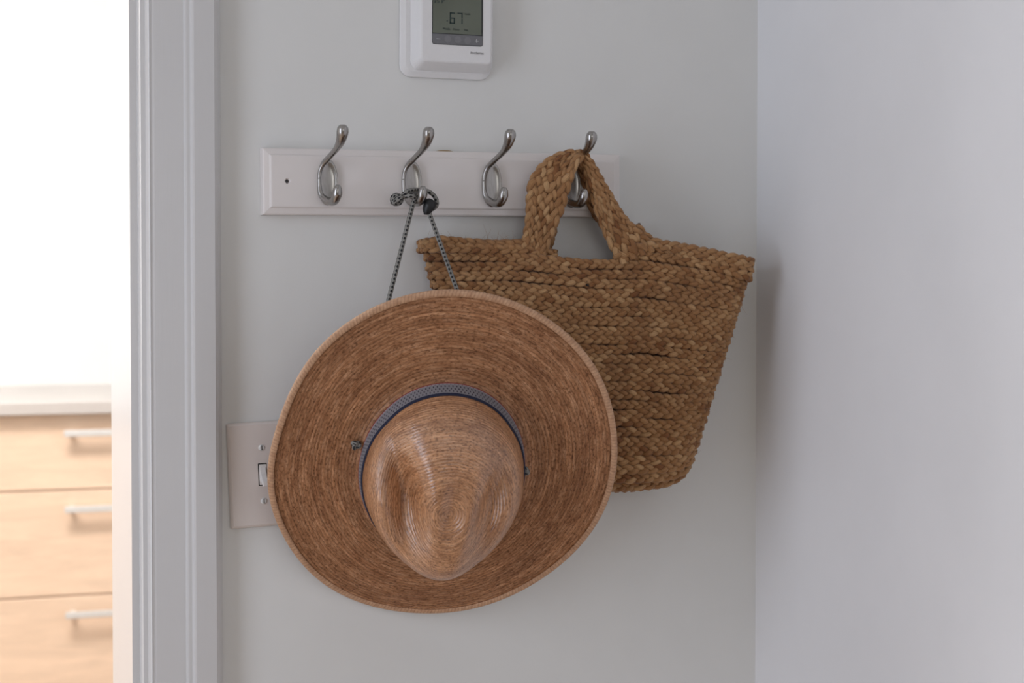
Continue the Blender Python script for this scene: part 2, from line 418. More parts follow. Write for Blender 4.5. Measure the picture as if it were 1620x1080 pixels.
# neighbouring cabinets that carry the worktop to either side
for k, (xa, xb) in enumerate(((cab_x0-.60, cab_x0-.004), (cab_x1+.004, .835))):
    c2 = empty('door_cabinet', ((xa+xb)/2, YK, 0))
    tag(c2, ('maple kitchen cabinet with a door, left of the drawers', 'maple kitchen cabinet with a door, right of the drawers')[k], 'cabinet', 'maple door cabinets')
    h2 = (xb-xa)/2
    box('carcass', -h2, h2, .021, .6, .09, zb-.001, M['maple'], c2)
    box('plinth', -h2, h2, .07, .58, 0, .089, M['dark'], c2)
    d = box('door', -h2+.002, h2-.002, 0, .02, .10, zb-.006, M['maple'], c2, .002)
    bm = bmesh.new(); hz = zb-.10; addbox(bm, h2-.07, h2-.058, -.030, -.022, hz-.07, hz+.05, .002)
    addbox(bm, h2-.069, h2-.059, -.023, 0, hz-.06, hz-.05); addbox(bm, h2-.069, h2-.059, -.023, 0, hz+.03, hz+.04)
    frombm('handle', bm, M['handle'], d)

# ------------------------------------------------------------------ coat rack
rl, rr_ = at(415.5, 287, -.014), at(981, 295, -.014)
rx0, rx1 = rl.x, rr_.x
rz1 = at(698, 239.8, -.006).z; rz0 = at(698, 341.7, -.008).z
RACK_ROT = R(-.4)
rack = empty('coat_rack', ((rx0+rx1)/2, 0, (rz0+rz1)/2), (0, RACK_ROT, 0))
tag(rack, 'off-white painted board with four brushed nickel double hooks, screwed to the wall', 'coat rack')
RC = rack.location.copy()
hx_, hz_ = (rx1-rx0)/2, (rz1-rz0)/2
bm = bmesh.new()
hole = at(455, 284.5, -.018)-RC; hr = .0034; bt = .018; bv = .0085
def loopv(pts): 
    vs = [bm.verts.new(p) for p in pts]; return vs
def ringf(a, b):
    for k in range(len(a)): bm.faces.new((a[k], a[(k+1) % len(a)], b[(k+1) % len(b)], b[k]))
def rect(ins, y): return [(-hx_+ins, y, -hz_+ins), (hx_-ins, y, -hz_+ins), (hx_-ins, y, hz_-ins), (-hx_+ins, y, hz_-ins)]
L = [loopv(rect(*a)) for a in ((0, -.0005), (0, -.0122), (.0006, -.0134), (.0018, -.0142), (.0072, -.0156), (.0079, -.0162), (.0081, -.0172), (.0090, -.0178), (.0100, -bt))]
for a, c_ in zip(L, L[1:]): ringf(a, c_)
bm.faces.new(L[0][::-1])
circ = [bm.verts.new((hole.x+hr*math.cos(a), -bt, hole.z+hr*math.sin(a))) for a in np.arange(24)*2*PI/24]
es = [bm.edges.get((L[-1][k], L[-1][(k+1) % 4])) for k in range(4)]
es += [bm.edges.new((circ[k], circ[(k+1) % 24])) for k in range(24)]
bmesh.ops.triangle_fill(bm, edges=es, use_beauty=True)
prev = circ
for rad, y in ((.0022, -bt+.0022), (.0021, -.006)):
    nx = [bm.verts.new((hole.x+rad*math.cos(a), y, hole.z+rad*math.sin(a))) for a in np.arange(24)*2*PI/24]
    ringf(prev, nx); prev = nx
bm.faces.new(prev)
bmesh.ops.recalc_face_normals(bm, faces=bm.faces)
me = bpy.data.meshes.new('board'); bm.to_mesh(me); bm.free()
board = link('board', me, M['board'], rack)
bm = bmesh.new(); bmesh.ops.create_cone(bm, cap_ends=True, segments=16, radius1=.0020, radius2=.0020, depth=.003)
bmesh.ops.rotate(bm, verts=bm.verts, matrix=Matrix.Rotation(R(90), 3, 'X')); bmesh.ops.translate(bm, verts=bm.verts, vec=(hole.x, -.0085, hole.z))
frombm('screw', bm, M['steel'], rack)
# bare-wood chip at the top edge of the board
ch = at(704, 238.6, -.004)-RC
loft('paint_chip', [[(ch.x+.011*math.cos(a)*s, y, ch.z-.0012+.0020*max(0, math.sin(a))*s) for a in np.arange(14)*2*PI/14] for s, y in ((1, -.001), (1, -.0035), (.6, -.005))], plain('bare_chip', (.33, .22, .09), .8), rack)

def make_hook():
    # leaf-shaped dished back plate with a raised rim
    nz, na = 13, 56
    loops = []
    def leaf(a):
        c_, s_ = math.cos(a), math.sin(a)
        return .0118*math.copysign(abs(c_)**1.05, c_), .0262*math.copysign(abs(s_)**.92, s_)
    for sc, y in ((1.0, 0), (1.03, -.0016), (1.0, -.0034), (.93, -.0048), (.85, -.0046), (.76, -.0036), (.60, -.0029), (.40, -.0026), (.2, -.0025), (.03, -.0025)):
        loops.append([(leaf(a)[0]*sc, y, leaf(a)[1]*(sc if sc < .9 else 1-(1-sc)*.45)) for a in np.arange(na)*2*PI/na])
    h = loft('hook', loops, M['nickel'], None, True)
    # one flowing bar: knob, neck, left rim of the leaf, foot, ball
    up = spline([(-.0103, -.0035, .0030), (-.0092, -.0045, .0125), (-.0062, -.0085, .0205), (-.0012, -.0190, .0280), (.0022, -.0345, .0352), (.0040, -.0470, .0435), (.0044, -.0535, .0520), (.0042, -.0555, .0600)], 48)
    t = np.linspace(0, 1, 48)
    rad = np.interp(t, [0, .12, .28, .45, .62, .8, .91, .97, 1], [.0020, .0023, .0031, .0032, .0037, .0056, .0068, .0060, .0032])
    tube('upper_prong', up, rad, M['nickel'], h, sides=18)
    lo = spline([(-.0104, -.0037, .0045), (-.0095, -.0045, -.0115), (-.0065, -.0080, -.0180), (-.0020, -.0160, -.0222), (.0008, -.0270, -.0222), (.0022, -.0335, -.0165), (.0028, -.0360, -.0100), (.0030, -.0368, -.0050)], 48)
    rad = np.interp(t, [0, .15, .35, .5, .7, .86, .95, 1], [.0020, .0024, .0036, .0044, .0052, .0058, .0046, .0022])
    tube('lower_prong', lo, rad, M['nickel'], h, sides=18)
    return h
hook0 = make_hook()
HP = [(517.5, 288), (650.5, 290), (777, 292), (903, 294)]
hooks = []
for i, (px, py) in enumerate(HP):
    if i == 0: h = hook0
    else:
        h = hook0.copy(); C.objects.link(h)
        for chd in list(hook0.children):
            c_ = chd.copy(); C.objects.link(c_); c_.parent = h
    p = at(px, py, -bt); h.parent = rack; h.location = Matrix.Rotation(-RACK_ROT, 3, 'Y') @ (p-RC)+Vector((0, -.0002, 0)); hooks.append(p)
    h['group'] = 'double hooks of the coat rack'

# ------------------------------------------------------------------ thermostat (top of it lies above the frame)
tp = at(706, 50, -.012)
th = empty('thermostat', (tp.x, 0, tp.z), (0, R(.3), 0))
tag(th, 'white wall thermostat with a greenish screen reading 67', 'thermostat')
def tl(px, py, Y):
    p = at(px, py, Y)-Vector((tp.x, 0, tp.z)); return p.x, p.z
x0, zb_ = tl(633, 118.5, -.004); x1, _ = tl(777, 122, -.004)
wbk = x1-x0; cxk = (x0+x1)/2; cz = zb_+wbk/2-.002
def rl_(w_, h_, r_, y, ox=0, oz=0): return [(ox+a, y, oz+b_) for a, b_ in rrect(w_, h_, r_)]
loft('back_plate', [rl_(wbk, wbk, .014, -.0005, cxk, cz), rl_(wbk, wbk, .014, -.0035, cxk, cz), rl_(wbk-.0015, wbk-.0015, .0135, -.0048, cxk, cz), rl_(wbk-.012, wbk-.012, .010, -.0075, cxk, cz)], M['white_plastic'], th)
fx0, fz0 = tl(667.5, 96, -.027); fx1, _ = tl(777.5, 98, -.027)
fw = fx1-fx0; fcx = (fx0+fx1)/2; fcz = fz0+fw/2
bx0, bz0 = tl(648.5, 108, -.0075)
bw = 2*(fcx-bx0)*.985
loft('body', [rl_(bw, bw, .011, -.0068, fcx, fcz-.001), rl_(bw+.0004, bw+.0004, .011, -.009, fcx, fcz-.001), rl_(fw+.006, fw+.006, .0075, -.022, fcx, fcz), rl_(fw+.0012, fw+.0012, .0055, -.0262, fcx, fcz), rl_(fw-.002, fw-.002, .005, -.027, fcx, fcz)], M['white_plastic'], th)
sx0, sz0 = tl(684, 70.5, -.0275); sx1, sz1b = tl(764, 74, -.0275); _, szm = tl(684, 52.5, -.0275)
sw = sx1-sx0; sh = .068; scx = (sx0+sx1)/2; szc = sz0+.0006+sh/2
win = loft('screen_window', [rl_(sw, sh, .0025, -.0268, scx, szc), rl_(sw, sh, .0025, -.0274, scx, szc)], M['black'], th)
box('button_bar', scx-sw/2+.0004, scx+sw/2-.0004, -.0277, -.0272, szc-sh/2+.0006, szm-.0002, M['button_bar'], th, .0002, 1)
lcd = box('display', scx-sw/2+.0006, scx+sw/2-.0020, -.0277, -.0272, szm+.0006, szc+sh/2-.002, M['lcd'], th)
YT = -.0279
def seg7(parent, ch_, ox, oz, w_, h_, t_, mat, name='digit'):
    S = {'6': 'afedcg', '7': 'abc'}[ch_]
    hh = h_/2
    R_ = {'a': (0, w_, h_-t_, h_), 'g': (0, w_, hh-t_/2, hh+t_/2), 'd': (0, w_, 0, t_), 'f': (0, t_, hh+t_*.3, h_-t_*.3), 'b': (w_-t_, w_, hh+t_*.3, h_-t_*.3), 'e': (0, t_, t_*.3, hh-t_*.3), 'c': (w_-t_, w_, t_*.3, hh-t_*.3)}
    bm = bmesh.new()
    for s in S:
        a0, a1, b0, b1 = R_[s]; addbox(bm, ox+a0, ox+a1, YT-.0002, YT+.0002, oz+b0, oz+b1)
    return frombm(name, bm, mat, parent)
dx, dz = tl(711.5, 37.3, -.0279); dx2, dz2 = tl(721, 20, -.0279)
dh = dz2-dz; dwid = .0062
seg7(lcd, '6', dx, dz, dwid, dh, .0014, M['lcd_ink'])
dx7, dz7 = tl(723.5, 37.3, -.0279)
seg7(lcd, '7', dx7, dz, dwid, dh, .0011, M['lcd_ink'])
a, c_ = tl(707.5, 33, YT); box('indicator', a-.0008, a+.0008, YT-.0002, YT+.0002, c_-.0007, c_+.0007, M['lcd_faint'], lcd)
for s_, px, py, mt, sz in (('Mode', 700.5, 45.3, 'lcd_ink', .0038), ('Menu', 716.5, 46.2, 'lcd_faint', .0036), ('Fan', 734, 47.2, 'lcd_faint', .0036), ('Inside', 735, 22, 'lcd_faint', .0030)):
    a, c_ = tl(px, py, YT); text('screen_text', s_, sz, (a, YT, c_), M[mt], lcd)
a, c_ = tl(703, 2.5, YT); text('clock_text', '15 P', .0075, (a, YT, c_), M['lcd_ink'], lcd, 'RIGHT')
for px, py in ((708.5, 61.8), (724.5, 62.6), (740, 64)):
    a, c_ = tl(px, py, YT)
    loft('round_key', [[(a+.0040*math.cos(q), y, c_+.0040*math.sin(q)) for q in np.arange(24)*2*PI/24] for y in (-.0276, -.0279)], M['button_round'], th)
a, c_ = tl(693.5, 61.5, YT); box('minus_mark', a-.0022, a+.0022, YT-.0001, YT+.0003, c_-.00025, c_+.00025, M['ink_white'], th)
a, c_ = tl(754.3, 64.5, YT); bm = bmesh.new(); addbox(bm, a-.0021, a+.0021, YT-.0001, YT+.0003, c_-.0003, c_+.0003); addbox(bm, a-.0003, a+.0003, YT-.0001, YT+.0003, c_-.0021, c_+.0021)
frombm('plus_mark', bm, M['ink_white'], th)
a, c_ = tl(744.5, 83.5, -.0272); text('printed_name', 'ProSeries', .0042, (a, -.0272, c_), M['ink_grey'], th)

# ------------------------------------------------------------------ light switch
sl, sr = at(361, 752, -.005), None
PW, PH = .124, abs(at(361, 669.5, -.004).z-at(364, 836.5, -.004).z)
sc_ = Vector((sl.x+PW/2+.0006, 0, at(361, 753, -.004).z+.0018))
sw_ = empty('light_switch', (sc_.x, 0, sc_.z), (0, R(-2.3), 0))
tag(sw_, 'crooked beige two-gang light switch plate half behind the hat', 'light switch')
loft('switch_plate', [rl_(PW, PH, .0022, -.0005), rl_(PW, PH, .0022, -.0022), rl_(PW-.0022, PH-.0022, .002, -.0042), rl_(PW-.006, PH-.006, .002, -.0056)], M['plate'], sw_)
tx, tz = (at(415.5, 750, -.0056)-sc_).x, (at(415.5, 750, -.0056)-sc_).z
tx = -abs(tx); tw, thh = .0102, .0255
for s in (1, -1):
    X = tx*s
    slot = loft('toggle_slot', [[(X+a, y, .0+b_) for a, b_ in rrect(tw, thh, .0008, 2)] for y in (-.0052, -.00575)], M['dark'], sw_)
    loft('toggle_frame', [[(X+.0003+a, y, b_-.0002) for a, b_ in rrect(tw-.0018, thh-.0024, .0006, 2)] for y in (-.0054, -.0060)], M['toggle'], sw_)
    # lever tilted down
    V = []
    for (yy, za, zb2, wd) in ((-.0058, .0085, -.0075, .0030), (-.0105, .0005, -.0095, .0029), (-.0165, -.0060, -.0128, .0027), (-.0175, -.0072, -.0124, .0023)):
        V.append([(X+.0003-wd, yy, za), (X+.0003+wd, yy, za), (X+.0003+wd, yy, zb2), (X+.0003-wd, yy, zb2)])
    loft('toggle', V, M['toggle'], sw_)
    for zz in (.0302, -.0302):
        s1 = loft('plate_screw', [[(X+q*math.cos(a), y, zz+q*math.sin(a)) for a in np.arange(18)*2*PI/18] for q, y in ((.0036, -.0054), (.0035, -.0061), (.0026, -.0068), (.0008, -.0070))], M['screw'], sw_)
        box('screw_slot', X-.00045, X+.00045, -.0072, -.0066, zz-.0027, zz+.0027, M['dark'], s1)

# ------------------------------------------------------------------ braided jute bag
def braid(Q, Nrm, width, period, closed=False, seed=0, sides=6, thick=.5, frag=9):
    """three interlaced strands along Q; Nrm = outward normals; returns verts, faces, tc, tone"""
    r_ = np.random.default_rng(seed)
    Q = np.asarray(Q, float)
    length = np.linalg.norm(np.diff(Q, axis=0), axis=1).sum()
    per = max(2, round(length/period)); n = per*14+(0 if closed else 1)
    D = resample(np.hstack([Q, Nrm, np.broadcast_to(np.asarray(width, float).reshape(-1, 1), (len(Q), 1))]), n+(1 if closed else 0))
    if closed: D = D[:-1]
    P, Nn, Wd = D[:, :3], D[:, 3:6], D[:, 6]
    if closed: T = np.roll(P, -1, 0)-np.roll(P, 1, 0)
    else: T = np.gradient(P, axis=0)
    T /= np.linalg.norm(T, axis=1)[:, None]
    Nn = Nn-T*(Nn*T).sum(1)[:, None]; Nn /= np.linalg.norm(Nn, axis=1)[:, None]+1e-9
    S = np.cross(Nn, T)
    ph = np.arange(n)*2*PI*per/(n if closed else n-1)
    kk = np.arange(1, 6)
    lx = np.linspace(0, 2*PI, n)
    wob = sum(r_.normal()*np.sin(lx*(3*k+1)+r_.uniform(0, 6)) for k in kk)*.10
    if not closed: pass
    a = np.arange(sides)*2*PI/sides
    VV = []; FF = []; TC = []; TN = []; off = 0
    for i in range(3):
        q = ph+wob+i*2*PI/3
        lat = Wd*.30*np.sin(q); dep = Wd*.22*np.sin(2*q)
        ctr = P+S*lat[:, None]+Nn*dep[:, None]
        if closed: tt = np.roll(ctr, -1, 0)-np.roll(ctr, 1, 0)
        else: tt = np.gradient(ctr, axis=0)
        tt /= np.linalg.norm(tt, axis=1)[:, None]
        nn = Nn-tt*(Nn*tt).sum(1)[:, None]; nn /= np.linalg.norm(nn, axis=1)[:, None]+1e-9
        ss = np.cross(nn, tt)
        hump = np.floor(((q+PI/2) % (2*PI*per+1e-6))/PI).astype(int)
        fat = r_.uniform(.86, 1.16, hump.max()+2)[hump]
        fat = (np.roll(fat, 1)+fat+np.roll(fat, -1))/3
        tones = np.clip(r_.normal(.52, .22, hump.max()+2), 0, 1)[hump]
        tones = np.clip(tones+r_.normal(0, .05), 0, 1)
        rw = Wd*.262*fat; rt = Wd*.205*fat
        V = ctr[:, None]+ss[:, None]*(rw[:, None]*np.cos(a)[None])[:, :, None]+nn[:, None]*(rt[:, None]*np.sin(a)[None])[:, :, None]
        VV.append(V.reshape(-1, 3))
        arc = np.arange(n)*length/n+i*1.37+seed*.61
        TC.append(np.stack([np.repeat(arc, sides), np.tile(np.cos(a), n)+i*3, np.tile(np.sin(a), n)+seed*.7], 1))
        TN.append(np.repeat(tones, sides))
        m_ = n if closed else n-1
        I = np.arange(m_)[:, None]*sides; J = ((np.arange(m_)+1) % n)[:, None]*sides
        k0 = np.arange(sides)[None]; k1 = (k0+1) % sides
        FF.append(np.stack([off+I+k0, off+I+k1, off+J+k1, off+J+k0], -1).reshape(-1, 4))
        if not closed:
            pass
        off += n*sides
    return np.vstack(VV), np.vstack(FF), np.vstack(TC), np.concatenate(TN)
def braid_obj(name, parent, Q, Nrm, width, period, **k):
    V, Fc, tc, tn = braid(Q, Nrm, width, period, **k)
    o = mesh(name, V-np.array(parent.location), Fc.tolist(), M['jute'], parent, True, tc, tn)
    return o
def wpx(pts, Y): return np.array([at(x, y, Y) for x, y in pts])
def bag_depth(u, v=0.0):                         # thickness of the hanging bag, deeper at its right end
    q = np.clip((np.asarray(u)+.6)/1.6, 0, 1); q = q*q*(3-2*q)
    return .034+(.050-.030*v)*q+.010*v
def wcur(pts, v):
    xs = np.array([p[0] for p in pts], float); u = (xs-xs[0])/(xs[-1]-xs[0])*2-1
    return np.array([at(x, y, -.0095-.85*float(bag_depth(a_, v))) for (x, y), a_ in zip(pts, u)])
Acur = spline(wcur([(680, 400), (760, 401), (830, 402), (872, 407), (920, 413), (980, 414), (1020, 415), (1080, 424), (1130, 434), (1186, 448)], 0), 80)
Bcur = spline(wcur([(772, 768), (815, 775), (870, 777), (960, 776), (1020, 773), (1060, 767), (1090, 752)], 1), 80)
bag = empty('woven_bag', tuple(Vector(Bcur[40])*1.0)); bag.location.y = -.03
tag(bag, 'tan braided jute tote bag hanging by its handles from the last hook', 'bag')
def bagpt(u, v):                                # u -1..1 across, v 0..1 down
    f = (u+1)/2*79
    i = np.clip(np.floor(f).astype(int), 0, 78); g = (f-i)[:, None]
    A = Acur[i]*(1-g)+Acur[i+1]*g; B = Bcur[i]*(1-g)+Bcur[i+1]*g
    bulge = 1+0*v
    P = A*(1-v)+B*v
    return P
NR = 25
def ring(v, thick, inset=0, n=900):
    ph = np.linspace(0, 2*PI, n)
    c_, s_ = np.cos(ph), np.sin(ph)
    u = np.sign(c_)*np.abs(c_)**.62*(1-inset)
    P = bagpt(u, v)
    th_ = bag_depth(u, v)*thick
    P[:, 1] = -.0095-th_/2-np.sign(s_)*np.abs(s_)**.42*th_/2
    # gentle waviness of the fabric
    P[:, 1] -= np.where(s_ > 0, .003*np.sin(P[:, 0]*23+v*4)*np.abs(s_), 0)
    P = resample(P, 500)
    T = np.gradient(P, axis=0); T[0] = T[-1] = P[1]-P[-2]
    T /= np.linalg.norm(T, axis=1)[:, None]
    Nn = np.cross(T, np.array([0, 0, 1.0]))
    cen = P.mean(0)
    if ((P-cen)*Nn).sum() < 0: Nn = -Nn
    return P, Nn
rw_ = .0118
for k in range(NR):
    v = (k+.35)/(NR-.3)
    thick = .78 if k == NR-1 else .93 if k == NR-2 else 1.0
    P, Nn = ring(v, thick)
    wob = np.zeros(len(P)); x = np.linspace(0, 2*PI, len(P))
    for q in (2, 5, 9): wob += rng.normal()*np.sin(q*x+rng.uniform(0, 6))
    P[:, 2] += .0007*wob*np.minimum(1, 3*np.sin(x/2))
    braid_obj('braid_row', bag, P, Nn, rw_*rng.uniform(.95, 1.06), .0345*rng.uniform(.92, 1.12), closed=True, seed=k+1)
for k in range(2):                              # bottom of the bag, closing inwards
    P, Nn = ring(1.0, .62-.25*k, .03+.04*k); P[:, 2] += .001
    Nn = np.tile(np.array([0, -.35, -1.0]), (len(P), 1))
    braid_obj('base_row', bag, P, Nn, rw_, .03, closed=True, seed=60+k)
# short rows left and right of the handle openings, folded round the corner of the mouth
def urow(pts, depth_f, depth_b, seed):
    f_ = np.linspace(0, 1, len(pts)) if depth_f > .05 else np.ones(len(pts))
    fr = np.array([at(x, y, -.0095-(depth_f-.018*(1-a_))) for (x, y), a_ in zip(pts, f_)])   # from handle to corner on the front
    bk = np.array([np.array(at(x, y, -.0095))*(1-a_)+np.array((p_[0], -.0095, p_[2]))*a_ for (x, y), a_, p_ in zip(pts, np.linspace(0, 1, len(pts)), fr)])[::-1]
    tip = fr[-1:].copy(); tip[:, 1] = -.0095-depth_f/2; tip[:, 0] += .004*np.sign(fr[-1, 0]-fr[0, 0])
    P = spline(np.vstack([fr, tip, bk]), 260)
    cen = np.array([0, -.0095-depth_f/2, 0])
    d = np.where(P[:, 1] < cen[1], -1.0, 1.0)          # front faces the room, back faces the wall
    mid = (P[:, 0].max()+P[:, 0].min())/2
    near = 1-np.clip(np.abs(P[:, 0]-tip[0, 0])/.012, 0, 1)
    Nn = np.stack([np.sign(tip[0, 0]-mid)*near, d*(1-near)+1e-3, 0*near], 1)
    braid_obj('braid_row', bag, P, Nn, rw_*.98, .0345, seed=seed)
urow([(880, 403), (830, 395), (780, 394), (730, 392), (682, 392)], .034, 0, 81)
urow([(842, 372), (828, 385), (790, 387), (730, 384), (700, 381), (680, 386)], .033, 0, 82)
urow([(972, 408), (1020, 404), (1080, 413), (1130, 423), (1184, 437)], .076, 0, 83)
urow([(1000, 382), (1030, 391), (1080, 403), (1130, 412), (1186, 424)], .075, 0, 84)
urow([(1006, 358), (1032, 382), (1080, 392), (1130, 402), (1187, 414)], .074, 0, 85)
# handles: ribbons of parallel braids over the prong of the last hook
hk = hooks[3]
def ribbon(outer, inner, nb, seed, name='handle_braid', width=.0125):
    O = spline(np.array(outer), 160); I = spline(np.array(inner), 160)
    Tm = np.gradient((O+I)/2, axis=0); Sd = O-I
    Nn = np.cross(Sd, Tm); Nn /= np.linalg.norm(Nn, axis=1)[:, None]+1e-9
    wd = np.linalg.norm(Sd, axis=1)/nb
    for k in range(nb):
        f = (k+.5)/nb
        P = I*(1-f)+O*f
        arch = 4*f*(1-f)
        P = P+Nn*(.004*arch)[..., None] if isinstance(arch, np.ndarray) else P+Nn*.004*arch
        W_ = np.clip(wd*1.22, .0095, .0175)
        braid_obj(name, bag, P, Nn, W_, .039, seed=seed+k)
def path3(pts): return [tuple(at(x, y, Y)) for x, y, Y in pts]
ribbon(path3([(822, 398, -.044), (827, 380, -.045), (834, 340, -.047), (835.5, 300, -.050), (843, 276, -.053), (860, 255, -.056), (886, 242, -.058), (908, 239, -.058)]),
       path3([(864, 406, -.050), (868, 392, -.049), (880, 360, -.052), (892, 330, -.058), (900, 300, -.063), (908, 275, -.066), (915, 255, -.065), (921, 246, -.061)]), 4, 100)
ribbon(path3([(922, 262, -.046), (930, 292, -.045), (943, 332, -.048), (955, 370, -.054), (972, 404, -.064), (982, 418, -.067)]),
       path3([(927, 242, -.056), (945, 268, -.057), (966, 305, -.060), (990, 342, -.065), (1020, 374, -.070), (1040, 392, -.072)]), 4, 120)
# part of the handle that lies over the prong
ribbon(path3([(905, 240, -.057), (913, 239, -.058), (921, 239, -.057), (928, 243, -.055), (934, 252, -.052)]),
       path3([(914, 262, -.060), (917, 254, -.060), (921, 250, -.059), (925, 253, -.056), (927, 262, -.050)]), 2, 130)
# the second handle, on the back side of the mouth
ribbon(path3([(838, 396, -.014), (846, 340, -.020), (852, 300, -.027), (868, 266, -.034), (895, 251, -.039), (915, 249, -.041)]),
       path3([(872, 400, -.014), (884, 350, -.020), (894, 310, -.027), (903, 280, -.034), (913, 262, -.038), (920, 256, -.040)]), 3, 140)
ribbon(path3([(920, 250, -.040), (932, 282, -.034), (950, 325, -.026), (975, 368, -.018), (1000, 400, -.013)]),
       path3([(916, 262, -.036), (926, 296, -.030), (938, 338, -.022), (966, 376, -.016), (990, 406, -.012)]), 2, 150)
# loose fibres
V = []; Fc = []; TC = []; TN = []
def fibre(p, d, L):
    d = np.array(d, float); d /= np.linalg.norm(d)
    bend = rng.normal(0, .5, 3)
    pts = [np.array(p)+d*L*t+bend*L*t*t*.6 for t in np.linspace(0, 1, 5)]
    v, f, tc = sweep(pts, np.linspace(.00016, .00007, 5), 3)
    o = len(V)*1
    base = sum(len(q) for q in V)
    V.append(v); Fc.extend([tuple(i+base for i in g) for g in f]); TC.append(tc); TN.append(np.full(len(v), .5))
for k in range(420):
    u = rng.uniform(-1, 1); v = rng.uniform(0, 1)
    e = rng.integers(0, 5)
    if e == 0: u = rng.choice([-1, 1])*1.0
    if e == 1: v = -.05; u = rng.choice([rng.uniform(-1, -.45), rng.uniform(.4, 1)])
    P = bagpt(np.array([u]), v)[0]; P[1] = -.0115-float(bag_depth(u, max(v, 0)))*(1 if abs(u) < .95 else .5)
    fibre(P, (rng.normal()+2*u*(e == 0), -abs(rng.normal())*.6, rng.normal()+1.6*(e == 1)), rng.uniform(.004, .012))
fo = mesh('loose_fibre', np.vstack(V)-np.array(bag.location), Fc, M['jute'], bag, True, np.vstack(TC), np.concatenate(TN))
fo['kind'] = 'stuff'

# ------------------------------------------------------------------ straw hat
HC = at(699, 742, -.118)                         # middle of the crown's base
ez = Vector((-.200, -.879, -.415)).normalized()
ey = (Vector((0, 0, 1))-ez*ez.z).normalized(); ex = ey.cross(ez)
roll = R(-3)
ex, ey = ex*math.cos(roll)+ey*math.sin(roll), ey*math.cos(roll)-ex*math.sin(roll)
hat = empty('straw_hat', HC)
HM = Matrix((ex, ey, ez)).transposed()
hat.rotation_euler = HM.to_euler()
tag(hat, 'wide-brimmed toasted palm straw hat hanging by its cord from the second hook', 'hat')
HMi = HM.inverted()
def on_hat(px, py, h):                           # pixel -> hat coordinates on the plane z = h
    r = ray(px, py); t = ((HC+ez*h)-CAM).dot(ez)/r.dot(ez)
    return HMi @ (CAM+r*t-HC)
CA, CB, CHt = .0905, .108, .100                  # crown base half axes and height
def rim_h(t): return .010*math.cos(2*t)+.004*math.sin(t)-.002
outl = [(720, 461), (780, 468), (840, 491), (890, 523), (930, 565), (956, 610), (971, 660), (976, 710), (970, 765), (954, 810), (925, 855), (878, 900), (820, 937), (760, 960), (700, 970), (640, 968), (580, 957), (530, 935), (482, 897), (452, 853), (431, 805), (424, 765), (430, 710), (446, 655), (470, 602), (500, 557), (540, 520), (590, 490), (640, 470), (680, 463)]
tt = []; rr = []
for px, py in outl:
    p = on_hat(px, py, 0); t = math.atan2(p.y, p.x)
    p = on_hat(px, py, rim_h(t)); tt.append(math.atan2(p.y, p.x) % (2*PI)); rr.append(math.hypot(p.x, p.y))
o_ = np.argsort(tt); tt = np.array(tt)[o_]; rr = np.array(rr)[o_]
NT = 240
ta = np.arange(NT)*2*PI/NT
ro = np.interp(ta, np.concatenate([tt-2*PI, tt, tt+2*PI]), np.tile(rr, 3))
fr = np.fft.rfft(ro); fr[11:] = 0; ro = np.fft.irfft(fr, NT)
# crown
def crown_pt(t, phi):
    c_, s_ = math.cos(t), math.sin(t)
    q = math.sin(phi)**.84; z = CHt*math.cos(phi)**.46 if phi < PI/2-1e-6 else 0
    f = z/CHt
    fr_ = max(0, -s_)                            # front of the crown is pinched
    x = CA*q*c_*(1-.10*f)*(1-.34*f*fr_**1.3*q); y = CB*q*s_*(1-.17*f*max(0, s_)-.045*f*fr_)
    y -= .004*f*(1-q)
    z -= .016*(y/CB)*f**1.5                      # the top slopes: front higher than the back
    # two side dents that run towards the front
    x_, y_ = x, y
    for sgn, dep, si, so in ((-1, .040, .0230, .0140), (1, .022, .018, .016)):
        d = sgn*x_-(.0515+.20*(y_-.010)); dy_ = y_-.004
        g = math.exp(-(d/(si if d < 0 else so))**2-(dy_/.060)**2)*f**.5
        z -= dep*g; x -= sgn*.004*g
    # tear-drop hollow of the top
    g = math.exp(-((x_-.004-.10*(y_+.01))/.0165)**2-((y_+.006)/.042)**2)
    z -= .0115*g
    return x, y, z
NP = 64
V = []; TC = []
phis = [PI/2*(k/NP)**.9 for k in range(1, NP+1)]
slen = np.zeros(NT); last = [None]*NT
tipz = crown_pt(PI/2, 1e-4)
V.append(tipz); TC.append((0, 0, 0))
last = [Vector(tipz)]*NT
rings_xy = []
for phi in phis:
    for k in range(NT):
        p = Vector(crown_pt(ta[k], phi)); V.append(p)
        slen[k] += (p-last[k]).length; last[k] = p
    ms = slen.mean()
    for k in range(NT):
        rad_ = min(.1, ms)
        TC.append((math.cos(ta[k])*rad_, math.sin(ta[k])*rad_, .35*slen[k]+.65*ms))
Fc = [(0, 1+k, 1+(k+1) % NT) for k in range(NT)]
for i in range(NP-1):
    a = 1+i*NT
    for k in range(NT):
        k2 = (k+1) % NT; Fc.append((a+k, a+NT+k, a+NT+k2, a+k2))
crown = mesh('crown', V, Fc, M['crown_straw'], hat, True, TC)
sm = crown.modifiers.new('thickness', 'SOLIDIFY'); sm.thickness = .002; sm.offset = -1
smean = slen.mean()
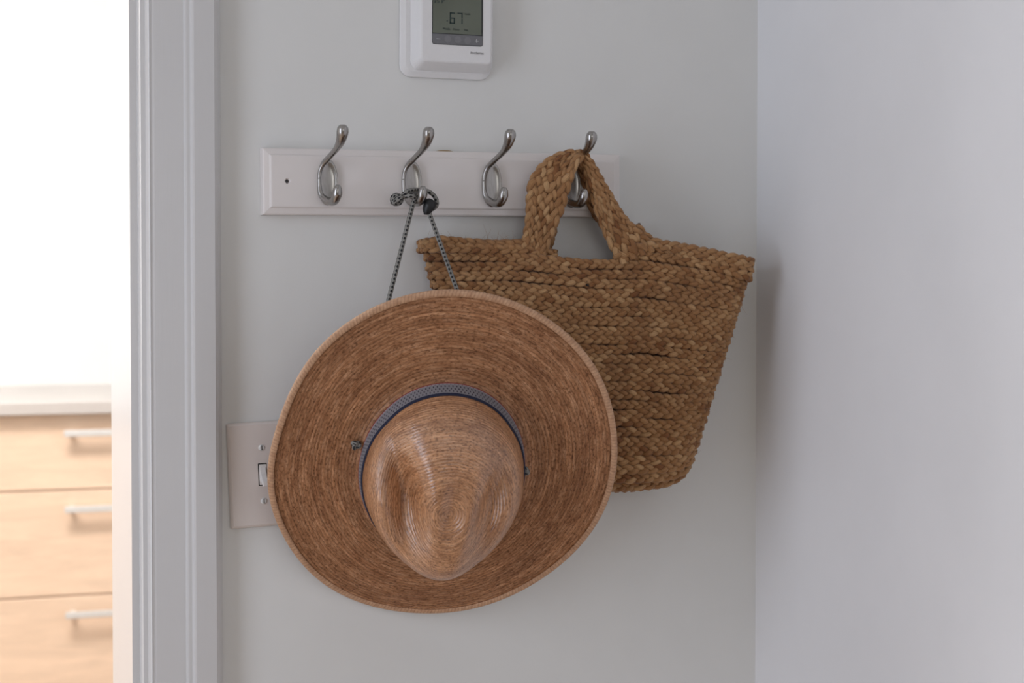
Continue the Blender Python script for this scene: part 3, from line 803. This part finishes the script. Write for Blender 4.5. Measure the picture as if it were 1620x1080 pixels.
# brim
NB = 46
V = []; TC = []
for i in range(NB+1):
    s = i/NB
    for k in range(NT):
        t = ta[k]; c_, s_ = math.cos(t), math.sin(t)
        ri = 1/math.sqrt((c_/CA)**2+(s_/CB)**2)
        r_ = ri+(ro[k]-.001-ri)*s
        z = .0055*math.exp(-s*16)-.0015+rim_h(t)*s**2.2+.0022*math.sin(3*t+1)*s*s*(1-s)
        V.append((r_*c_, r_*s_, z))
        TC.append((c_*r_, s_*r_, smean+.092*s+.0*t))
Fc = []
for i in range(NB):
    for k in range(NT):
        k2 = (k+1) % NT; Fc.append((i*NT+k, (i+1)*NT+k, (i+1)*NT+k2, i*NT+k2))
brim = mesh('brim', V, Fc, M['straw'], hat, True, TC)
sm = brim.modifiers.new('thickness', 'SOLIDIFY'); sm.thickness = .0022; sm.offset = -1
# folded binding round the brim's edge
prof_b = [(-.0062, .0012), (-.0057, .0018), (-.0035, .0021), (-.0008, .0019), (.0006, .0005), (.0008, -.0012), (.0004, -.0030), (-.0010, -.0042), (-.0040, -.0044), (-.0057, -.0040), (-.0062, -.0032)]
V = []; TC = []; L_ = 0; lastp = None
for k in range(NT+1):
    t = ta[k % NT]; r_ = ro[k % NT]; z = rim_h(t)-.0015
    p = Vector((r_*math.cos(t), r_*math.sin(t), z)); L_ += (p-lastp).length if lastp else 0; lastp = p
    for j, (dr, dz) in enumerate(prof_b):
        V.append(((r_+dr)*math.cos(t), (r_+dr)*math.sin(t), z+dz)); TC.append((L_, j/5, 0))
m_ = len(prof_b)
Fc = [(k*m_+j, (k+1)*m_+j, (k+1)*m_+j+1, k*m_+j+1) for k in range(NT) for j in range(m_-1)]
tag(mesh('brim_binding', V, Fc, M['binding'], hat, True, TC), 'lighter folded straw edging of the brim')
# band round the foot of the crown
V = []; TC = []; rows = 9; L_ = 0; lastp = None
bh = .0205
prof_c = []
for k in range(NT+1):
    t = ta[k % NT]
    col_ = [crown_pt(t, PI/2-.5*q/60) for q in range(61)]
    zs = [p[2] for p in col_]
    p0 = Vector(col_[0]); L_ += (p0-lastp).length if lastp else 0; lastp = p0
    for j in range(rows):
        zz = .002+bh*j/(rows-1)
        x = np.interp(zz, zs, [p[0] for p in col_]); y = np.interp(zz, zs, [p[1] for p in col_])
        h_ = math.hypot(x, y); o = .0016 if 0 < j < rows-1 else .0004
        if j == 0: o = .0022
        V.append((x*(1+o/h_), y*(1+o/h_), zz)); TC.append((L_, j/(rows-1), 0))
Fc = [(k*rows+j, (k+1)*rows+j, (k+1)*rows+j+1, k*rows+j+1) for k in range(NT) for j in range(rows-1)]
tag(mesh('hat_band', V, Fc, M['band'], hat, True, TC), 'grey woven band with a red lower edge and navy upper edge')
# cord: through two holes of the brim, behind it and up to the hook
def to_hat(P): return np.array([HMi @ (Vector(p)-HC) for p in P])
def loc_hat(p): return Vector(HM @ Vector(p)+HC)
kl = on_hat(563, 702.5, .003); kr = on_hat(830, 743.5, .003)
lw = hooks[1]                                     # second hook, plate centre
prong = lw+Vector((0, -.0330, -.0215))
CR = .0026
under = lambda p: (p.x, p.y, -.006)
top_l = at(654.5, 318, -.046); top_r = at(678, 334, -.048)
for kp, tp_, nm in ((kl, top_l, 'l'), (kr, top_r, 'r')):
    a = loc_hat((kp.x, kp.y, -.0065)); b_ = Vector(tp_)
    mid = [a.lerp(b_, f)+Vector((0, .004*math.sin(PI*f), 0)) for f in (.12, .35, .6, .82)]
    P = [loc_hat((kp.x, kp.y, .002)), loc_hat((kp.x, kp.y, -.003)), *mid, b_]
    tube('chin_cord', spline(to_hat(P), 120), CR, M['cord'], hat, sides=10)
def trefoil(center, size, r, rot=(0, 0, 0), name='cord_knot'):
    t = np.arange(72)*2*PI/72
    P = np.stack([np.sin(t)+2*np.sin(2*t), 1.2*-np.sin(3*t), np.cos(t)-2*np.cos(2*t)], 1)*size/3
    mr = np.array(Matrix.Rotation(rot[0], 3, 'X') @ Matrix.Rotation(rot[1], 3, 'Y') @ Matrix.Rotation(rot[2], 3, 'Z'))
    P = P @ mr.T+np.array(center)
    return tube(name, to_hat(P), r, M['cord'], hat, closed=True, sides=10)
trefoil(loc_hat((kl.x, kl.y, .005)), .0040, .0023, (.4, .3, 0)); trefoil(loc_hat((kr.x, kr.y, .005)), .0040, .0022, (.2, .8, 0))
bc = np.array(at(627.5, 315.5, -.042))
tq = np.linspace(.12, PI-.12, 150)
tag(tube('cord_knot', to_hat(bc+np.stack([.0056*np.sin(tq)*np.cos(9*tq), -.0056*np.cos(tq), .0056*np.sin(tq)*np.sin(9*tq)], 1)), .0022, M['cord'], hat), 'round ball knot at the end of the cord')
tq = np.linspace(0, 2*PI, 60, endpoint=False)
tube('cord_knot', to_hat(bc+np.stack([.0066*np.cos(tq)*.8, -.0015+.0066*np.sin(tq), .0066*np.cos(tq)*.6], 1)), .0024, M['cord'], hat, closed=True)
# loop around the lower prong, and tail to the knot
pl = lambda x, y, Y: tuple(at(x, y, Y))
tube('cord_loop', spline(to_hat([pl(654.5, 319, -.046), pl(657, 314, -.047), pl(651, 309, -.050), pl(640, 311, -.046), pl(632, 314, -.041)]), 40), CR, M['cord'], hat)
tube('cord_loop', spline(to_hat([pl(634, 313, -.041), pl(641, 305, -.046), pl(651, 300.5, -.043), pl(662, 300, -.037), pl(673, 301, -.040), pl(683, 306, -.047), pl(690, 315, -.048), pl(690.5, 325, -.046), pl(684, 331, -.046)]), 60), CR*.95, M['cord'], hat)
tube('cord_loop', spline(to_hat([pl(655, 317, -.044), pl(662, 312, -.038), pl(668, 313, -.040), pl(674, 318, -.045), pl(679, 326, -.047)]), 40), CR*.95, M['cord'], hat)
# black toggle that locks the cord
c0 = at(678, 327, -.048); 
P = [c0+Vector((.0045, 0, .0075)), c0+Vector((.0038, 0, .0062)), c0+Vector((.0015, 0, .002)), c0+Vector((-.001, 0, -.003)), c0+Vector((-.0018, 0, -.0075)), c0+Vector((-.0019, 0, -.009))]
tag(tube('cord_toggle', spline(to_hat(P), 24), np.interp(np.linspace(0, 1, 24), [0, .1, .45, .8, 1], [.0045, .0066, .0072, .0052, .0034]), M['black'], hat, sides=18), 'black bead-like cord lock')
